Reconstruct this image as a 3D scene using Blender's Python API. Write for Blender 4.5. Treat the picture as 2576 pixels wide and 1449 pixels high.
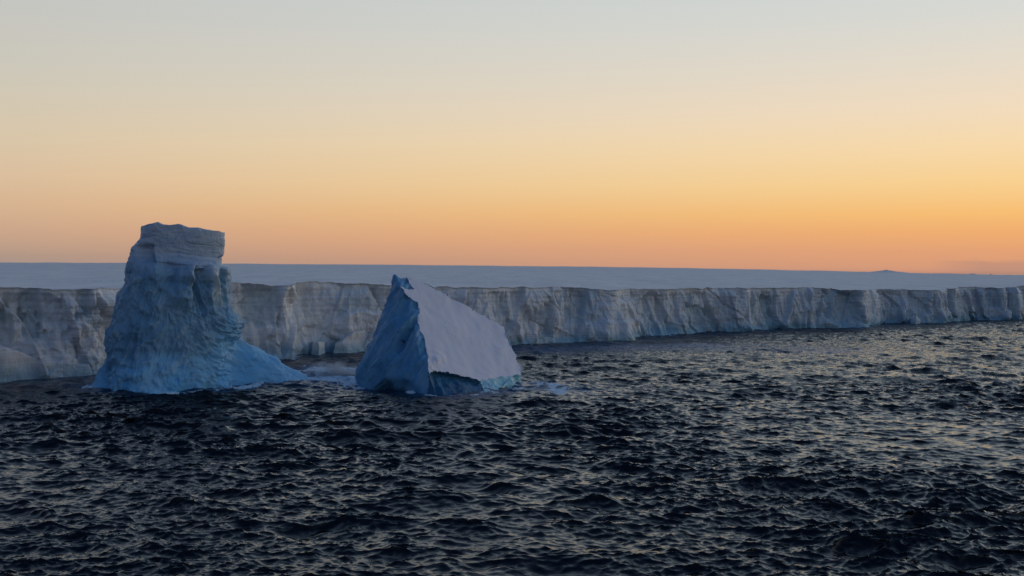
import bpy, math
import numpy as np
from mathutils import Matrix, Vector

sc = bpy.context.scene
for o in list(bpy.data.objects):
    bpy.data.objects.remove(o)

# ------------------------------------------------------------------ camera
CAM_H = 40.0
F = 2762.0                    # focal length in units of a 2576 wide picture
PITCH, ROLL = math.radians(1.087), math.radians(0.45)
cam_data = bpy.data.cameras.new("camera")
cam_data.sensor_width = 36.0
cam_data.lens = 36.0 * F / 2576.0
cam_data.clip_start = 0.5
cam_data.clip_end = 60000.0
cam = bpy.data.objects.new("camera", cam_data)
sc.collection.objects.link(cam)
CAM_M = Matrix.Rotation(math.radians(90) - PITCH, 4, 'X') @ Matrix.Rotation(ROLL, 4, 'Z')
cam.matrix_world = Matrix.Translation((0, 0, CAM_H)) @ CAM_M
sc.camera = cam
R3 = np.array(CAM_M.to_3x3())

# ------------------------------------------------------------------ dusk sky
SUN_AZ = 50.0                 # degrees to the right of the view axis
sun_dir = Vector((math.sin(math.radians(SUN_AZ)), math.cos(math.radians(SUN_AZ)), 0))


def lin(c):
    return tuple((x / 255.0 / 12.92) if x / 255.0 <= 0.04045 else ((x / 255.0 + 0.055) / 1.055) ** 2.4 for x in c)


world = bpy.data.worlds.new("World")
sc.world = world
world.use_nodes = True
wt = world.node_tree
wt.nodes.clear()


def N(tree, kind, **kw):
    n = tree.nodes.new(kind)
    for k, v in kw.items():
        setattr(n, k, v)
    return n


def M(tree, op, a, b=None, c=None, clamp=False):
    n = N(tree, 'ShaderNodeMath', operation=op)
    n.use_clamp = clamp
    for i, v in enumerate((a, b, c)):
        if v is None:
            continue
        if isinstance(v, (int, float)):
            n.inputs[i].default_value = v
        else:
            tree.links.new(v, n.inputs[i])
    return n.outputs[0]


def mix(tree, fac, a, b, blend='MIX'):
    n = N(tree, 'ShaderNodeMix', data_type='RGBA', blend_type=blend)
    for sock, v in ((n.inputs[0], fac), (n.inputs[6], a), (n.inputs[7], b)):
        if isinstance(v, (int, float)):
            sock.default_value = v
        elif isinstance(v, tuple):
            sock.default_value = (v + (1,))[:4]
        else:
            tree.links.new(v, sock)
    return n.outputs[2]


def ramp(tree, fac, stops, interp='LINEAR'):
    n = N(tree, 'ShaderNodeValToRGB')
    n.color_ramp.interpolation = interp
    els = n.color_ramp.elements
    while len(els) > 1:
        els.remove(els[-1])
    for i, (p, c) in enumerate(stops):
        e = els[0] if i == 0 else els.new(p)
        e.position = p
        e.color = tuple(c) + (1,)
    tree.links.new(fac, n.inputs[0])
    return n.outputs[0]


tc = N(wt, 'ShaderNodeTexCoord')
nrm = N(wt, 'ShaderNodeVectorMath', operation='NORMALIZE')
wt.links.new(tc.outputs['Generated'], nrm.inputs[0])
sep = N(wt, 'ShaderNodeSeparateXYZ')
wt.links.new(nrm.outputs[0], sep.inputs[0])
elev = M(wt, 'MULTIPLY', M(wt, 'ARCSINE', sep.outputs[2]), 180 / math.pi)      # degrees
# ramp coordinate: square root of elevation / 90, so that the low sky gets the resolution
t_el = M(wt, 'SQRT', M(wt, 'DIVIDE', M(wt, 'MAXIMUM', elev, 0.0), 90.0, clamp=True))
hl = M(wt, 'SQRT', M(wt, 'ADD', M(wt, 'MULTIPLY', sep.outputs[0], sep.outputs[0]), M(wt, 'MULTIPLY', sep.outputs[1], sep.outputs[1])))
ca = M(wt, 'DIVIDE', M(wt, 'ADD', M(wt, 'MULTIPLY', sep.outputs[0], sun_dir.x), M(wt, 'MULTIPLY', sep.outputs[1], sun_dir.y)), M(wt, 'MAXIMUM', hl, 1e-4))


def st(e):
    return math.sqrt(max(e, 0) / 90.0)


SKY_SUN = [(0, (208, 150, 122)), (.93, (228, 161, 117)), (1.9, (241, 174, 111)), (2.8, (248, 190, 115)), (4.2, (249, 208, 143)), (6.1, (248, 218, 171)), (8, (241, 220, 192)),
           (10.3, (228, 219, 204)), (12.2, (217, 217, 211)), (14, (209, 215, 213)), (20, (188, 203, 215)), (32, (146, 169, 194)), (55, (80, 108, 148)), (90, (42, 70, 114))]
SKY_SIDE = [(0, (164, 145, 138)), (.38, (176, 150, 134)), (1.5, (202, 165, 138)), (2.9, (215, 180, 146)), (4.3, (219, 191, 159)), (6.2, (216, 198, 171)), (8, (209, 199, 180)),
            (9.4, (203, 199, 186)), (12, (197, 197, 192)), (13.6, (193, 196, 194)), (20, (162, 175, 191)), (32, (112, 136, 166)), (55, (68, 96, 136)), (90, (42, 70, 114))]
SKY_BACK = [(0, (102, 110, 128)), (4, (118, 121, 136)), (10, (120, 127, 144)), (20, (98, 113, 140)), (40, (56, 82, 122)), (90, (42, 70, 114))]
r_sun = ramp(wt, t_el, [(st(e), lin(c)) for e, c in SKY_SUN])
r_side = ramp(wt, t_el, [(st(e), lin(c)) for e, c in SKY_SIDE])
r_back = ramp(wt, t_el, [(st(e), lin(c)) for e, c in SKY_BACK])
f_sun = M(wt, 'DIVIDE', M(wt, 'SUBTRACT', ca, 0.26), 0.66, clamp=True)
f_back = M(wt, 'DIVIDE', M(wt, 'SUBTRACT', 0.26, ca), 1.0, clamp=True)
f_back = M(wt, 'SMOOTH_MIN', f_back, 1.0, 0.1)
col = mix(wt, f_back, mix(wt, f_sun, r_side, r_sun), r_back)
# a thin bank of grey cloud low over the horizon towards the sun
mp = N(wt, 'ShaderNodeMapping')
mp.inputs['Scale'].default_value = (9, 9, 130)
wt.links.new(nrm.outputs[0], mp.inputs[0])
cn = N(wt, 'ShaderNodeTexNoise')
cn.inputs['Scale'].default_value = 1.6
cn.inputs['Detail'].default_value = 4
wt.links.new(mp.outputs[0], cn.inputs[0])
az_m = M(wt, 'DIVIDE', M(wt, 'SUBTRACT', ca, 0.872), 0.02, clamp=True)
top = M(wt, 'ADD', M(wt, 'MULTIPLY', cn.outputs[0], 1.1), 0.05)
el_m = M(wt, 'MULTIPLY', M(wt, 'SUBTRACT', top, elev), 5.0, clamp=True)
col = mix(wt, M(wt, 'MULTIPLY', M(wt, 'MULTIPLY', az_m, el_m), 0.36), col, lin((150, 126, 126)))
# the glow is strongest over the place where the sun went down, to the right of the picture
core = M(wt, 'MULTIPLY', M(wt, 'DIVIDE', M(wt, 'SUBTRACT', ca, 0.915), 0.085, clamp=True), M(wt, 'SUBTRACT', 1.0, M(wt, 'DIVIDE', elev, 30.0), clamp=True))
vm = N(wt, 'ShaderNodeVectorMath', operation='SCALE')
wt.links.new(col, vm.inputs[0])
wt.links.new(M(wt, 'MULTIPLY_ADD', core, 1.6, 1.0), vm.inputs['Scale'])
col = vm.outputs[0]
# below the horizon: the dark sea goes on
below = M(wt, 'MULTIPLY', elev, -1.0, clamp=True)
col = mix(wt, below, col, (0.02, 0.03, 0.045))
# the physical sky adds its blue twilight scattering from the same sun direction
sky = N(wt, 'ShaderNodeTexSky', sky_type='NISHITA')
sky.sun_disc = False
sky.sun_elevation = math.radians(1.5)
sky.sun_rotation = math.radians(SUN_AZ)
bg1 = N(wt, 'ShaderNodeBackground')
wt.links.new(col, bg1.inputs[0])
bg1.inputs[1].default_value = 1.0
bg2 = N(wt, 'ShaderNodeBackground')
wt.links.new(sky.outputs[0], bg2.inputs[0])
bg2.inputs[1].default_value = 0.0003
add = N(wt, 'ShaderNodeAddShader')
wt.links.new(bg1.outputs[0], add.inputs[0])
wt.links.new(bg2.outputs[0], add.inputs[1])
wo = N(wt, 'ShaderNodeOutputWorld')
wt.links.new(add.outputs[0], wo.inputs[0])

# ------------------------------------------------------------------ last glow of the sun, very soft and weak
sl = bpy.data.lights.new("sun", 'SUN')
sl.energy = 0.10
sl.angle = math.radians(15)
sl.color = (1.0, 0.78, 0.62)
sun = bpy.data.objects.new("sun", sl)
sc.collection.objects.link(sun)
az, el = math.radians(80), math.radians(7)
sun.rotation_euler = Vector((math.sin(az) * math.cos(el), math.cos(az) * math.cos(el), math.sin(el))).to_track_quat('Z', 'Y').to_euler()

sc.view_settings.view_transform = 'Standard'
sc.view_settings.look = 'None'
sc.view_settings.exposure = 0.0
sc.view_settings.gamma = 1.0
sc.view_settings.use_curve_mapping = False
sc.cycles.use_denoising = True
sc.cycles.max_bounces = 6
sc.cycles.diffuse_bounces = 3
sc.cycles.glossy_bounces = 3
sc.cycles.volume_bounces = 1


# ------------------------------------------------------------------ numeric helpers
def ray(px, py):
    d = np.stack(np.broadcast_arrays((np.asarray(px, float) - 1288) / F, (724.5 - np.asarray(py, float)) / F, -1.0), -1)
    return d @ R3.T


def at_z(px, py, z=0.0):
    d = ray(px, py)
    t = (z - CAM_H) / d[..., 2]
    return np.array([0, 0, CAM_H]) + d * t[..., None]


def at_y(px, py, y):
    d = ray(px, py)
    t = y / d[..., 1]
    return np.array([0, 0, CAM_H]) + d * t[..., None]


def hash3(ix, iy, iz, seed):
    h = (ix.astype(np.int64) * 374761393 + iy.astype(np.int64) * 668265263 + iz.astype(np.int64) * 2147483647 + seed * 1274126177) & 0xffffffff
    h = ((h ^ (h >> 13)) * 1274126177) & 0xffffffff
    h = ((h ^ (h >> 16)) * 2246822519) & 0xffffffff
    h = h ^ (h >> 15)
    return (h & 0xffffff) / float(0xffffff)


def vnoise(x, y, z, seed=0):
    x, y, z = np.broadcast_arrays(x, y, z)
    ix, iy, iz = np.floor(x), np.floor(y), np.floor(z)
    fx, fy, fz = x - ix, y - iy, z - iz
    fx = fx ** 3 * (fx * (fx * 6 - 15) + 10)
    fy = fy ** 3 * (fy * (fy * 6 - 15) + 10)
    fz = fz ** 3 * (fz * (fz * 6 - 15) + 10)
    r = 0
    for dx in (0, 1):
        for dy in (0, 1):
            for dz in (0, 1):
                w = (fx if dx else 1 - fx) * (fy if dy else 1 - fy) * (fz if dz else 1 - fz)
                r = r + w * hash3(ix + dx, iy + dy, iz + dz, seed)
    return r * 2 - 1


def fbm(x, y, z=0.0, octaves=4, seed=0, gain=0.5):
    a, r = 1.0, 0
    for i in range(octaves):
        r = r + a * vnoise(np.asarray(x) * 2 ** i + 17.3 * i, np.asarray(y) * 2 ** i - 9.1 * i, np.asarray(z) * 2 ** i + 4.7 * i, seed + i)
        a *= gain
    return r


def ridged(x, y, z=0.0, octaves=4, seed=0, gain=0.5):
    a, r = 1.0, 0
    for i in range(octaves):
        n = 1 - np.abs(vnoise(np.asarray(x) * 2 ** i + 7.3 * i, np.asarray(y) * 2 ** i - 3.1 * i, np.asarray(z) * 2 ** i, seed + i)) * 2
        r = r + a * n
        a *= gain
    return r


def facets(x, y, seed=0):
    """broken plates: every Voronoi cell of the plane gets its own offset and tilt"""
    x, y = np.broadcast_arrays(x, y)
    ix, iy = np.floor(x), np.floor(y)
    z0 = np.zeros_like(ix)
    best = np.full(x.shape, 1e9)
    second = np.full(x.shape, 1e9)
    val = np.zeros(x.shape)
    for dx in (-1, 0, 1):
        for dy in (-1, 0, 1):
            cx, cy = ix + dx, iy + dy
            px = cx + hash3(cx, cy, z0, seed)
            py = cy + hash3(cx, cy, z0 + 1, seed)
            d = (x - px) ** 2 + (y - py) ** 2
            v = (hash3(cx, cy, z0 + 2, seed) - .5) * .7 + (hash3(cx, cy, z0 + 3, seed) - .5) * 1.6 * (x - px) + (hash3(cx, cy, z0 + 4, seed) - .5) * 1.2 * (y - py)
            m = d < best
            second = np.where(m, best, np.minimum(second, d))
            val = np.where(m, v, val)
            best = np.where(m, d, best)
    return val, np.sqrt(second) - np.sqrt(best)


def sstep(a, b, x):
    t = np.clip((x - a) / (b - a), 0, 1)
    return t * t * (3 - 2 * t)


def gauss(x, c, w):
    return np.exp(-((x - c) / w) ** 2)


def mesh_from(name, co, faces, mat, parent=None, smooth=True, attrs=None, normals=None):
    """faces: an (n,3) or (n,4) int array"""
    me = bpy.data.meshes.new(name)
    k = faces.shape[1]
    me.vertices.add(len(co))
    me.vertices.foreach_set('co', np.ascontiguousarray(co, dtype=np.float32).ravel())
    me.loops.add(faces.size)
    me.loops.foreach_set('vertex_index', faces.astype(np.int32).ravel())
    me.polygons.add(len(faces))
    me.polygons.foreach_set('loop_start', np.arange(0, faces.size, k, dtype=np.int32))
    me.polygons.foreach_set('use_smooth', np.full(len(faces), smooth, dtype=bool))
    me.update(calc_edges=True)
    for an, av in (attrs or {}).items():
        at = me.attributes.new(an, 'FLOAT', 'POINT')
        at.data.foreach_set('value', av.astype(np.float32).ravel())
    if normals is not None:
        me.normals_split_custom_set_from_vertices(normals.tolist())
    me.materials.append(mat)
    ob = bpy.data.objects.new(name, me)
    sc.collection.objects.link(ob)
    ob.parent = parent
    return ob


def vert_normals(co, faces):
    n = np.zeros_like(co)
    a, b, c = co[faces[:, 0]], co[faces[:, 1]], co[faces[:, 2]]
    fn = np.cross(b - a, c - a)
    if faces.shape[1] == 4:
        fn = np.cross(co[faces[:, 2]] - a, co[faces[:, 3]] - b)
    for k in range(faces.shape[1]):
        for ax in range(3):
            n[:, ax] += np.bincount(faces[:, k], fn[:, ax], len(co))
    return n / np.maximum(np.linalg.norm(n, axis=1, keepdims=True), 1e-9)


def split_parts(co, faces, fid, parts, parent, attrs=None, keep_normals=True):
    """one continuous skin cut into named parts that keep a common border"""
    nr = vert_normals(co, faces)
    out = []
    for k, (name, mat) in enumerate(parts):
        fs = faces[fid == k]
        if len(fs) == 0:
            continue
        used, inv = np.unique(fs, return_inverse=True)
        fs2 = inv.reshape(fs.shape)
        out.append(mesh_from(name, co[used], fs2, mat, parent, True, {a: v[used] for a, v in (attrs or {}).items()}, nr[used] if keep_normals else None))
    return out


def grid_faces(nu, nv, wrap=False):
    """vertices laid out as index = i * nv + j; quads"""
    iu = np.arange(nu if wrap else nu - 1)
    jv = np.arange(nv - 1)
    I, J = np.meshgrid(iu, jv, indexing='ij')
    I2 = (I + 1) % nu
    return np.stack([I * nv + J, I2 * nv + J, I2 * nv + J + 1, I * nv + J + 1], -1).reshape(-1, 4)


def empty(name, loc, label, cat, group=None):
    o = bpy.data.objects.new(name, None)
    sc.collection.objects.link(o)
    o.location = loc
    o['label'] = label
    o['category'] = cat
    if group:
        o['group'] = group
    return o


# ------------------------------------------------------------------ materials
def new_mat(name):
    m = bpy.data.materials.new(name)
    m.use_nodes = True
    t = m.node_tree
    b = t.nodes['Principled BSDF']
    return m, t, b


def obj_noise(t, scale, detail=4, vec_scale=None, rough=0.55, space='Object', rot=None):
    c = N(t, 'ShaderNodeTexCoord')
    out = c.outputs[space]
    if vec_scale or rot:
        mpn = N(t, 'ShaderNodeMapping')
        if vec_scale:
            mpn.inputs['Scale'].default_value = vec_scale
        if rot:
            mpn.inputs['Rotation'].default_value = rot
        t.links.new(out, mpn.inputs[0])
        out = mpn.outputs[0]
    n = N(t, 'ShaderNodeTexNoise')
    n.inputs['Scale'].default_value = scale
    n.inputs['Detail'].default_value = detail
    n.inputs['Roughness'].default_value = rough
    t.links.new(out, n.inputs['Vector'])
    return n.outputs[0]


def attr(t, name):
    a = N(t, 'ShaderNodeAttribute', attribute_name=name)
    return a.outputs['Fac']


def bump(t, b, height, strength, dist, prev=None):
    n = N(t, 'ShaderNodeBump')
    n.inputs['Strength'].default_value = strength
    n.inputs['Distance'].default_value = dist
    t.links.new(height, n.inputs['Height'])
    if prev is not None:
        t.links.new(prev, n.inputs['Normal'])
    t.links.new(n.outputs[0], b.inputs['Normal'])
    return n.outputs[0]


def ice_material(name, c_lo, c_hi, c_pale, rough=0.5, bump_s=0.5, streak=(1, 1, .35), pale_attr=None):
    m, t, b = new_mat(name)
    n1 = obj_noise(t, 0.09, 5, streak)
    n2 = obj_noise(t, 0.9, 5, streak, 0.65)
    base = mix(t, ramp(t, n1, [(.35, (0, 0, 0)), (.65, (1, 1, 1))]), c_lo, c_hi)
    base = mix(t, M(t, 'MULTIPLY', ramp(t, n2, [(.5, (0, 0, 0)), (.72, (1, 1, 1))]), 0.35), base, c_pale)
    if pale_attr:
        base = mix(t, attr(t, pale_attr), base, c_pale)
    t.links.new(base, b.inputs['Base Color'])
    b.inputs['Roughness'].default_value = rough
    b.inputs['IOR'].default_value = 1.31
    p = bump(t, b, obj_noise(t, 1.4, 6, streak, 0.7), bump_s, 0.45)
    bump(t, b, obj_noise(t, 6.0, 4, None, 0.6), bump_s * 0.6, 0.12, p)
    return m


def snow_material(name, c1, c2, bump_scale=1.2, strength=0.3, dist=.12, vs=None):
    m, t, b = new_mat(name)
    n1 = obj_noise(t, 0.05, 5, vs)
    base = mix(t, ramp(t, n1, [(.3, (0, 0, 0)), (.7, (1, 1, 1))]), c1, c2)
    t.links.new(base, b.inputs['Base Color'])
    b.inputs['Roughness'].default_value = 0.8
    b.inputs['Specular IOR Level'].default_value = 0.2
    p = bump(t, b, obj_noise(t, bump_scale, 5, vs, 0.65), strength, dist)
    bump(t, b, obj_noise(t, 0.25, 3, vs, 0.5), strength, dist * 4, p)
    return m


def tower_material():
    m, t, b = new_mat("glacier_ice_blue")
    n1 = obj_noise(t, 0.09, 5, (1, 1, .35))
    n2 = obj_noise(t, 0.9, 5, (1, 1, .35), 0.65)
    n3 = obj_noise(t, 0.5, 5, (.3, .3, 2.2), 0.6)
    r1 = ramp(t, n1, [(.35, (0, 0, 0)), (.65, (1, 1, 1))])
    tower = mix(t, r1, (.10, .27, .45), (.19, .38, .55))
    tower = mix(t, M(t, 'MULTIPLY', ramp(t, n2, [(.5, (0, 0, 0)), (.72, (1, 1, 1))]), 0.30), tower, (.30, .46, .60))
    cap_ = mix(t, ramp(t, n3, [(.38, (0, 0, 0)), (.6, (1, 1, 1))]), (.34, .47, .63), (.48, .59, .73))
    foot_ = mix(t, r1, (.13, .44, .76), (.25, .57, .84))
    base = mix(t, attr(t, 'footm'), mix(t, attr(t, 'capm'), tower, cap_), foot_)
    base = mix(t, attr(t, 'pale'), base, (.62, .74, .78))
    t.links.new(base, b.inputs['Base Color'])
    b.inputs['Roughness'].default_value = .5
    b.inputs['IOR'].default_value = 1.31
    p = bump(t, b, obj_noise(t, 1.1, 7, (1, 1, .35), 0.68), .6, 0.6)
    bump(t, b, obj_noise(t, 6.0, 4, None, 0.6), .4, 0.12, p)
    return m


M_TOWER = tower_material()
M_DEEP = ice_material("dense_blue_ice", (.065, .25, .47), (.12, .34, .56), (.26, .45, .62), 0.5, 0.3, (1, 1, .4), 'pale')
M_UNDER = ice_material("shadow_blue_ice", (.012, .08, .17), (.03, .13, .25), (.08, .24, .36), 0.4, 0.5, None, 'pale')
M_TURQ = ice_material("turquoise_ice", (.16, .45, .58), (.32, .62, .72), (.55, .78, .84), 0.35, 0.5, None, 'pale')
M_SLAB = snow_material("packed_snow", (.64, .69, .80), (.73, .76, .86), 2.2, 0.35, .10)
M_SNOW = snow_material("snowfield", (.68, .68, .67), (.84, .83, .80), .35, 0.5, .35, (1, .35, 1))


def cliff_material():
    m, t, b = new_mat("firn_cliff_ice")
    low = attr(t, 'low')
    dep = attr(t, 'recess')
    n1 = obj_noise(t, 0.035, 4, (1, 1, .8))
    n2 = obj_noise(t, 0.35, 6, (1, 1, .35), .65)
    lay = obj_noise(t, 1.0, 3, (.02, .02, 1.1), .6)
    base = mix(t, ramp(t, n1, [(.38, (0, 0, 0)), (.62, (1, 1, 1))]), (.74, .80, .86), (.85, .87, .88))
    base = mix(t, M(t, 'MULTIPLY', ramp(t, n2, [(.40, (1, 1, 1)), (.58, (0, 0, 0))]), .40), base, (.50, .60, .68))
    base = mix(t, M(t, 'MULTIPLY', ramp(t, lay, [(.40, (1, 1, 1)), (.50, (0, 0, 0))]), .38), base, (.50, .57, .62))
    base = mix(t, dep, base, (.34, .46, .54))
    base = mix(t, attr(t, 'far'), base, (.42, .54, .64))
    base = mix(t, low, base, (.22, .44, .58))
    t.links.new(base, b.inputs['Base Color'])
    b.inputs['Roughness'].default_value = .65
    p = bump(t, b, obj_noise(t, .9, 6, (1, 1, .28), .72), .85, .9)
    bump(t, b, lay, .6, .5, p)
    return m


M_CLIFF = cliff_material()

# ------------------------------------------------------------------ the ice shelf: cliff and snow surface
CP = np.array([(-900, 1100, 715), (-300, 985, 722), (-60, 955, 724), (0, 953, 726), (60, 949, 725), (120, 948, 726), (238, 941, 728), (243, 937, 726), (295, 932, 725),
               (420, 917, 718), (575, 905, 712), (582, 903, 713), (728, 899, 719.5), (742, 890, 710), (830, 885, 710), (985, 882, 719), (1000, 874, 722),
               (1115, 872, 723), (1215, 870, 724), (1262, 867.5, 724), (1290, 866, 724), (1399, 860, 722), (1548, 855, 730), (1560, 848, 729), (1585, 844, 727),
               (1680, 842, 728), (1766, 836, 725), (1800, 833, 725), (1877, 833, 725), (1890, 829, 724.5), (2040, 824, 724), (2176, 824, 732), (2182, 817, 730), (2203, 813, 727),
               (2360, 811.5, 731), (2379, 808, 725), (2403, 808, 726), (2406, 806, 723), (2457, 805, 722.5), (2522, 806, 726), (2526, 803, 722.5),
               (2555, 804, 722.5), (2558, 800, 719), (2620, 800, 718), (3000, 795, 716), (3600, 800, 712), (4600, 805, 712)], float)


def yh(px):
    return 662.0 + 0.00785 * px


base_pts = at_z(CP[:, 0], CP[:, 1], 0.0)
depth_cp = base_pts[:, 1]
ztop_cp = at_y(CP[:, 0], CP[:, 2], depth_cp)[:, 2]
seg = np.linalg.norm(np.diff(base_pts[:, :2], axis=0), axis=1)
S = np.concatenate([[0], np.cumsum(seg)])
# finer steps inside the frame than outside
s_in0, s_in1 = np.interp([-80, 2660], CP[:, 0], S)
us = np.concatenate([np.arange(S[0], s_in0, 2.5), np.arange(s_in0, s_in1, 0.42), np.arange(s_in1, S[-1], 4.0)])
bx_, by_ = np.interp(us, S, base_pts[:, 0]), np.interp(us, S, base_pts[:, 1])
zt = np.interp(us, S, ztop_cp)
# plan normal, towards the sea
sx = np.interp(us, S, base_pts[:, 0])


def smooth1(a, k):
    ker = np.hanning(k + 2)[1:-1]
    ker /= ker.sum()
    return np.convolve(np.pad(a, k, mode='edge'), ker, 'same')[k:-k]


tx, ty = np.gradient(smooth1(bx_, 61)), np.gradient(smooth1(by_, 61))
ln = np.hypot(tx, ty)
nx, ny = ty / ln, -tx / ln
NV = 120
v = np.linspace(0, 1, NV)
U, V = np.meshgrid(us, v, indexing='ij')
edge_jag = (0.35 * fbm(us / 7, 0 * us, 3.1, 3, 5) + 0.25 * np.abs(fbm(us / 2.2, 0 * us, 9.1, 2, 15)))
ZT = (zt + edge_jag)[:, None]
Z = -1.5 + (ZT + 1.5) * V
Zm = Z
# screen-like coordinate along the cliff, for placing single features
UX = np.interp(U, S, CP[:, 0])
warp = 3.2 * fbm(U / 40, Zm / 40, 0, 3, 31)
f1, e1 = facets((U + warp) / 34, (Zm + 0.5 * warp) / 62 + 0.25 * np.sin(U / 50), 3)
f2, e2 = facets((U + 0.35 * Zm * np.sign(np.sin(U / 70)) + warp) / 11, Zm / 30, 8)
f3, e3 = facets((U + 0.2 * warp) / 4.2, Zm / 9, 12)
f1, f2, f3 = f1 * (.55 + .45 * sstep(0, .05, e1)), f2 * (.6 + .4 * sstep(0, .08, e2)), f3 * (.45 + .55 * sstep(0, .12, e3))
flute = ridged((U + .25 * warp) / 7.5, Zm / 26, 2.2, 3, 21)
fluted_zone = sstep(-.15, .35, fbm(U / 60, Zm / 60 + 5, 1.7, 2, 41))
mid = sstep(0, .15, V) * (1 - sstep(.82, 1.0, V))
crumb = np.maximum(1 - sstep(330, 480, UX), .7 * gauss(UX, 760, 190) * (1 - sstep(.3, .6, V)))
flz = np.maximum(np.maximum(sstep(1200, 1300, UX) * (1 - sstep(1480, 1560, UX)), sstep(1600, 1640, UX) * (1 - sstep(2000, 2060, UX))), sstep(2200, 2215, UX) * (1 - sstep(2270, 2290, UX)))
fluted_zone = np.clip(fluted_zone * .6 + flz, 0, 1)
off = 5.6 * f1 * (0.35 + 0.65 * mid) + (4.0 + 1.2 * crumb) * f2 * mid + (0.95 + .6 * fluted_zone + 1.0 * crumb) * f3 * mid
off += fluted_zone * 2.0 * (flute - .6) * mid * (0.5 + 0.5 * (1 - V))
off += 1.1 * fbm(U / 14, Zm / 12, .3, 4, 51) * (0.4 + .6 * mid)
off += (0.35 + .35 * crumb) * fbm(U / 2.5, Zm / 2.8, .9, 3, 61) * (.5 + .5 * mid)
off += 1.6 * fluted_zone * mid * (ridged((U + 9 * Zm / 30 * np.sin(U / 45) + .5 * warp) / 15, Zm / 60, 5.2, 2, 24) - .5)
off += 2.6 * (1 - V) ** 2 + 1.0 * (1 - V)                     # the foot stands out
# pits and hollows, mostly in the left quarter
pit = sstep(.30, .75, fbm(U / 4.2, Zm / 7.0, 4.4, 3, 71)) * sstep(.35, .5, V) * (1 - sstep(.75, .85, V)) * (UX < 420)
off -= 1.6 * pit
# strata: thin ledges in the upper third
strat = np.sin(Zm * 2.6 + 1.2 * fbm(U / 30, Zm / 30, 6, 2, 81))
off += 0.10 * strat * sstep(.55, .75, V)
# single features: (centre px, half width px, centre v, half height v, depth, lean)
rec = np.zeros_like(U)
for cx, hw, cv, hv, dp, lean in [(1008, 50, .12, .16, 5, -30), (1460, 46, .70, .34, 2.5, 0), (1365, 14, .4, .32, 3, 10), (660, 52, .72, .3, 3.0, 10),
                                 (905, 60, .78, .22, 2.4, 12), (1745, 22, .42, .25, 3.5, 20), (1935, 14, .35, .5, 4, 25), (2110, 52, .62, .42, 4.5, 8), (2444, 15, .14, .16, 3.5, 0),
                                 (2310, 34, .60, .42, 2.5, 0), (2392, 12, .5, .5, 1.5, 0), (75, 26, .72, .3, 2.5, 8), (212, 20, .84, .16, 1.8, 0), (1633, 10, .5, .35, 2.2, 24),
                                 (14, 16, .6, .26, 2.6, 12), (2495, 18, .7, .3, 2.5, 10), (1782, 12, .3, .3, 3.0, 30), (2210, 9, .35, .2, 3, 0), (2300, 12, .06, .08, 4, 0)]:
    wob = 1 + .25 * fbm(U / 9, Zm / 9, cx * .01, 3, 91)
    d = np.maximum(np.abs(UX - cx - lean * (cv - V)) / (hw * wob), np.abs(V - cv) / (hv * wob))
    k = 1 - sstep(.72, 1.08, d)
    off -= dp * k
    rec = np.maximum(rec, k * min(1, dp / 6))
k = sstep(1232, 1244, UX + 4 * fbm(U / 6, Zm / 6, 2, 2, 93)) * (1 - sstep(-6, 6, UX - (1250 + 58 * (1 - V)) + 4 * fbm(U / 5, Zm / 5, 7, 3, 94)))
off -= 2.4 * k * (1 - sstep(.88, .97, V))
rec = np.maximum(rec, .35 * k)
# a lighter, cleaner scar that stands forward (centre of the picture)
for cx, hw, v0, v1, dp in [(1572, 30, .0, .80, 3.0), (1560, 62, .0, .42, 2.0), (755, 12, .0, .62, 2.5), (1398, 22, .0, 1.0, 2.0), (1650, 26, .0, .35, 2.5), (2190, 9, 0, 1, 2), (2370, 13, 0, 1, 2.4), (2033, 9, 0, 1, 2.2), (1520, 30, .0, .75, 1.6)]:
    hw2 = hw * (1.25 - .6 * V) * (1 + .15 * fbm(U / 8, Zm / 8, cx * .02, 2, 97))
    off += dp * (1 - sstep(.75, 1.1, np.abs(UX - cx) / hw2)) * (1 - sstep(v1 - .05, v1 + .02, V))
# the lip of snow over the edge
off += 0.35 * sstep(.988, .996, V) - 0.2 * sstep(.95, .975, V) * (1 - sstep(.98, .99, V))
taper = np.ones_like(U)
PX = bx_[:, None] + nx[:, None] * off
PY = by_[:, None] + ny[:, None] * off
cl = np.stack([PX, PY, Z], -1)
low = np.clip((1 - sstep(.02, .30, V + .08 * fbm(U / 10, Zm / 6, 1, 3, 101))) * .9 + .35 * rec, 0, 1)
# more blue far to the right, strongest towards the foot
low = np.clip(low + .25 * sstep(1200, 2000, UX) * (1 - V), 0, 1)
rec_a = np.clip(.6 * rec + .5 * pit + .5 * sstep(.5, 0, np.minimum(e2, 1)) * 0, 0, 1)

shelf = empty("ice_shelf", (0, 700, 0), "long flat ice shelf with a pale grey cliff, behind both icebergs", "ice shelf")
off_sh = np.array([0, 700, 0.0])
fc = grid_faces(len(us), NV)
# orientation: seen from the sea
cliff = mesh_from("cliff_face", cl.reshape(-1, 3) - off_sh, fc, M_CLIFF, shelf, True, {'low': low.ravel(), 'recess': rec_a.ravel(), 'far': (.55 * sstep(700, 2300, UX + 200 * fbm(U / 50, Zm / 20, 0, 2, 105))).ravel()})

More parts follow.
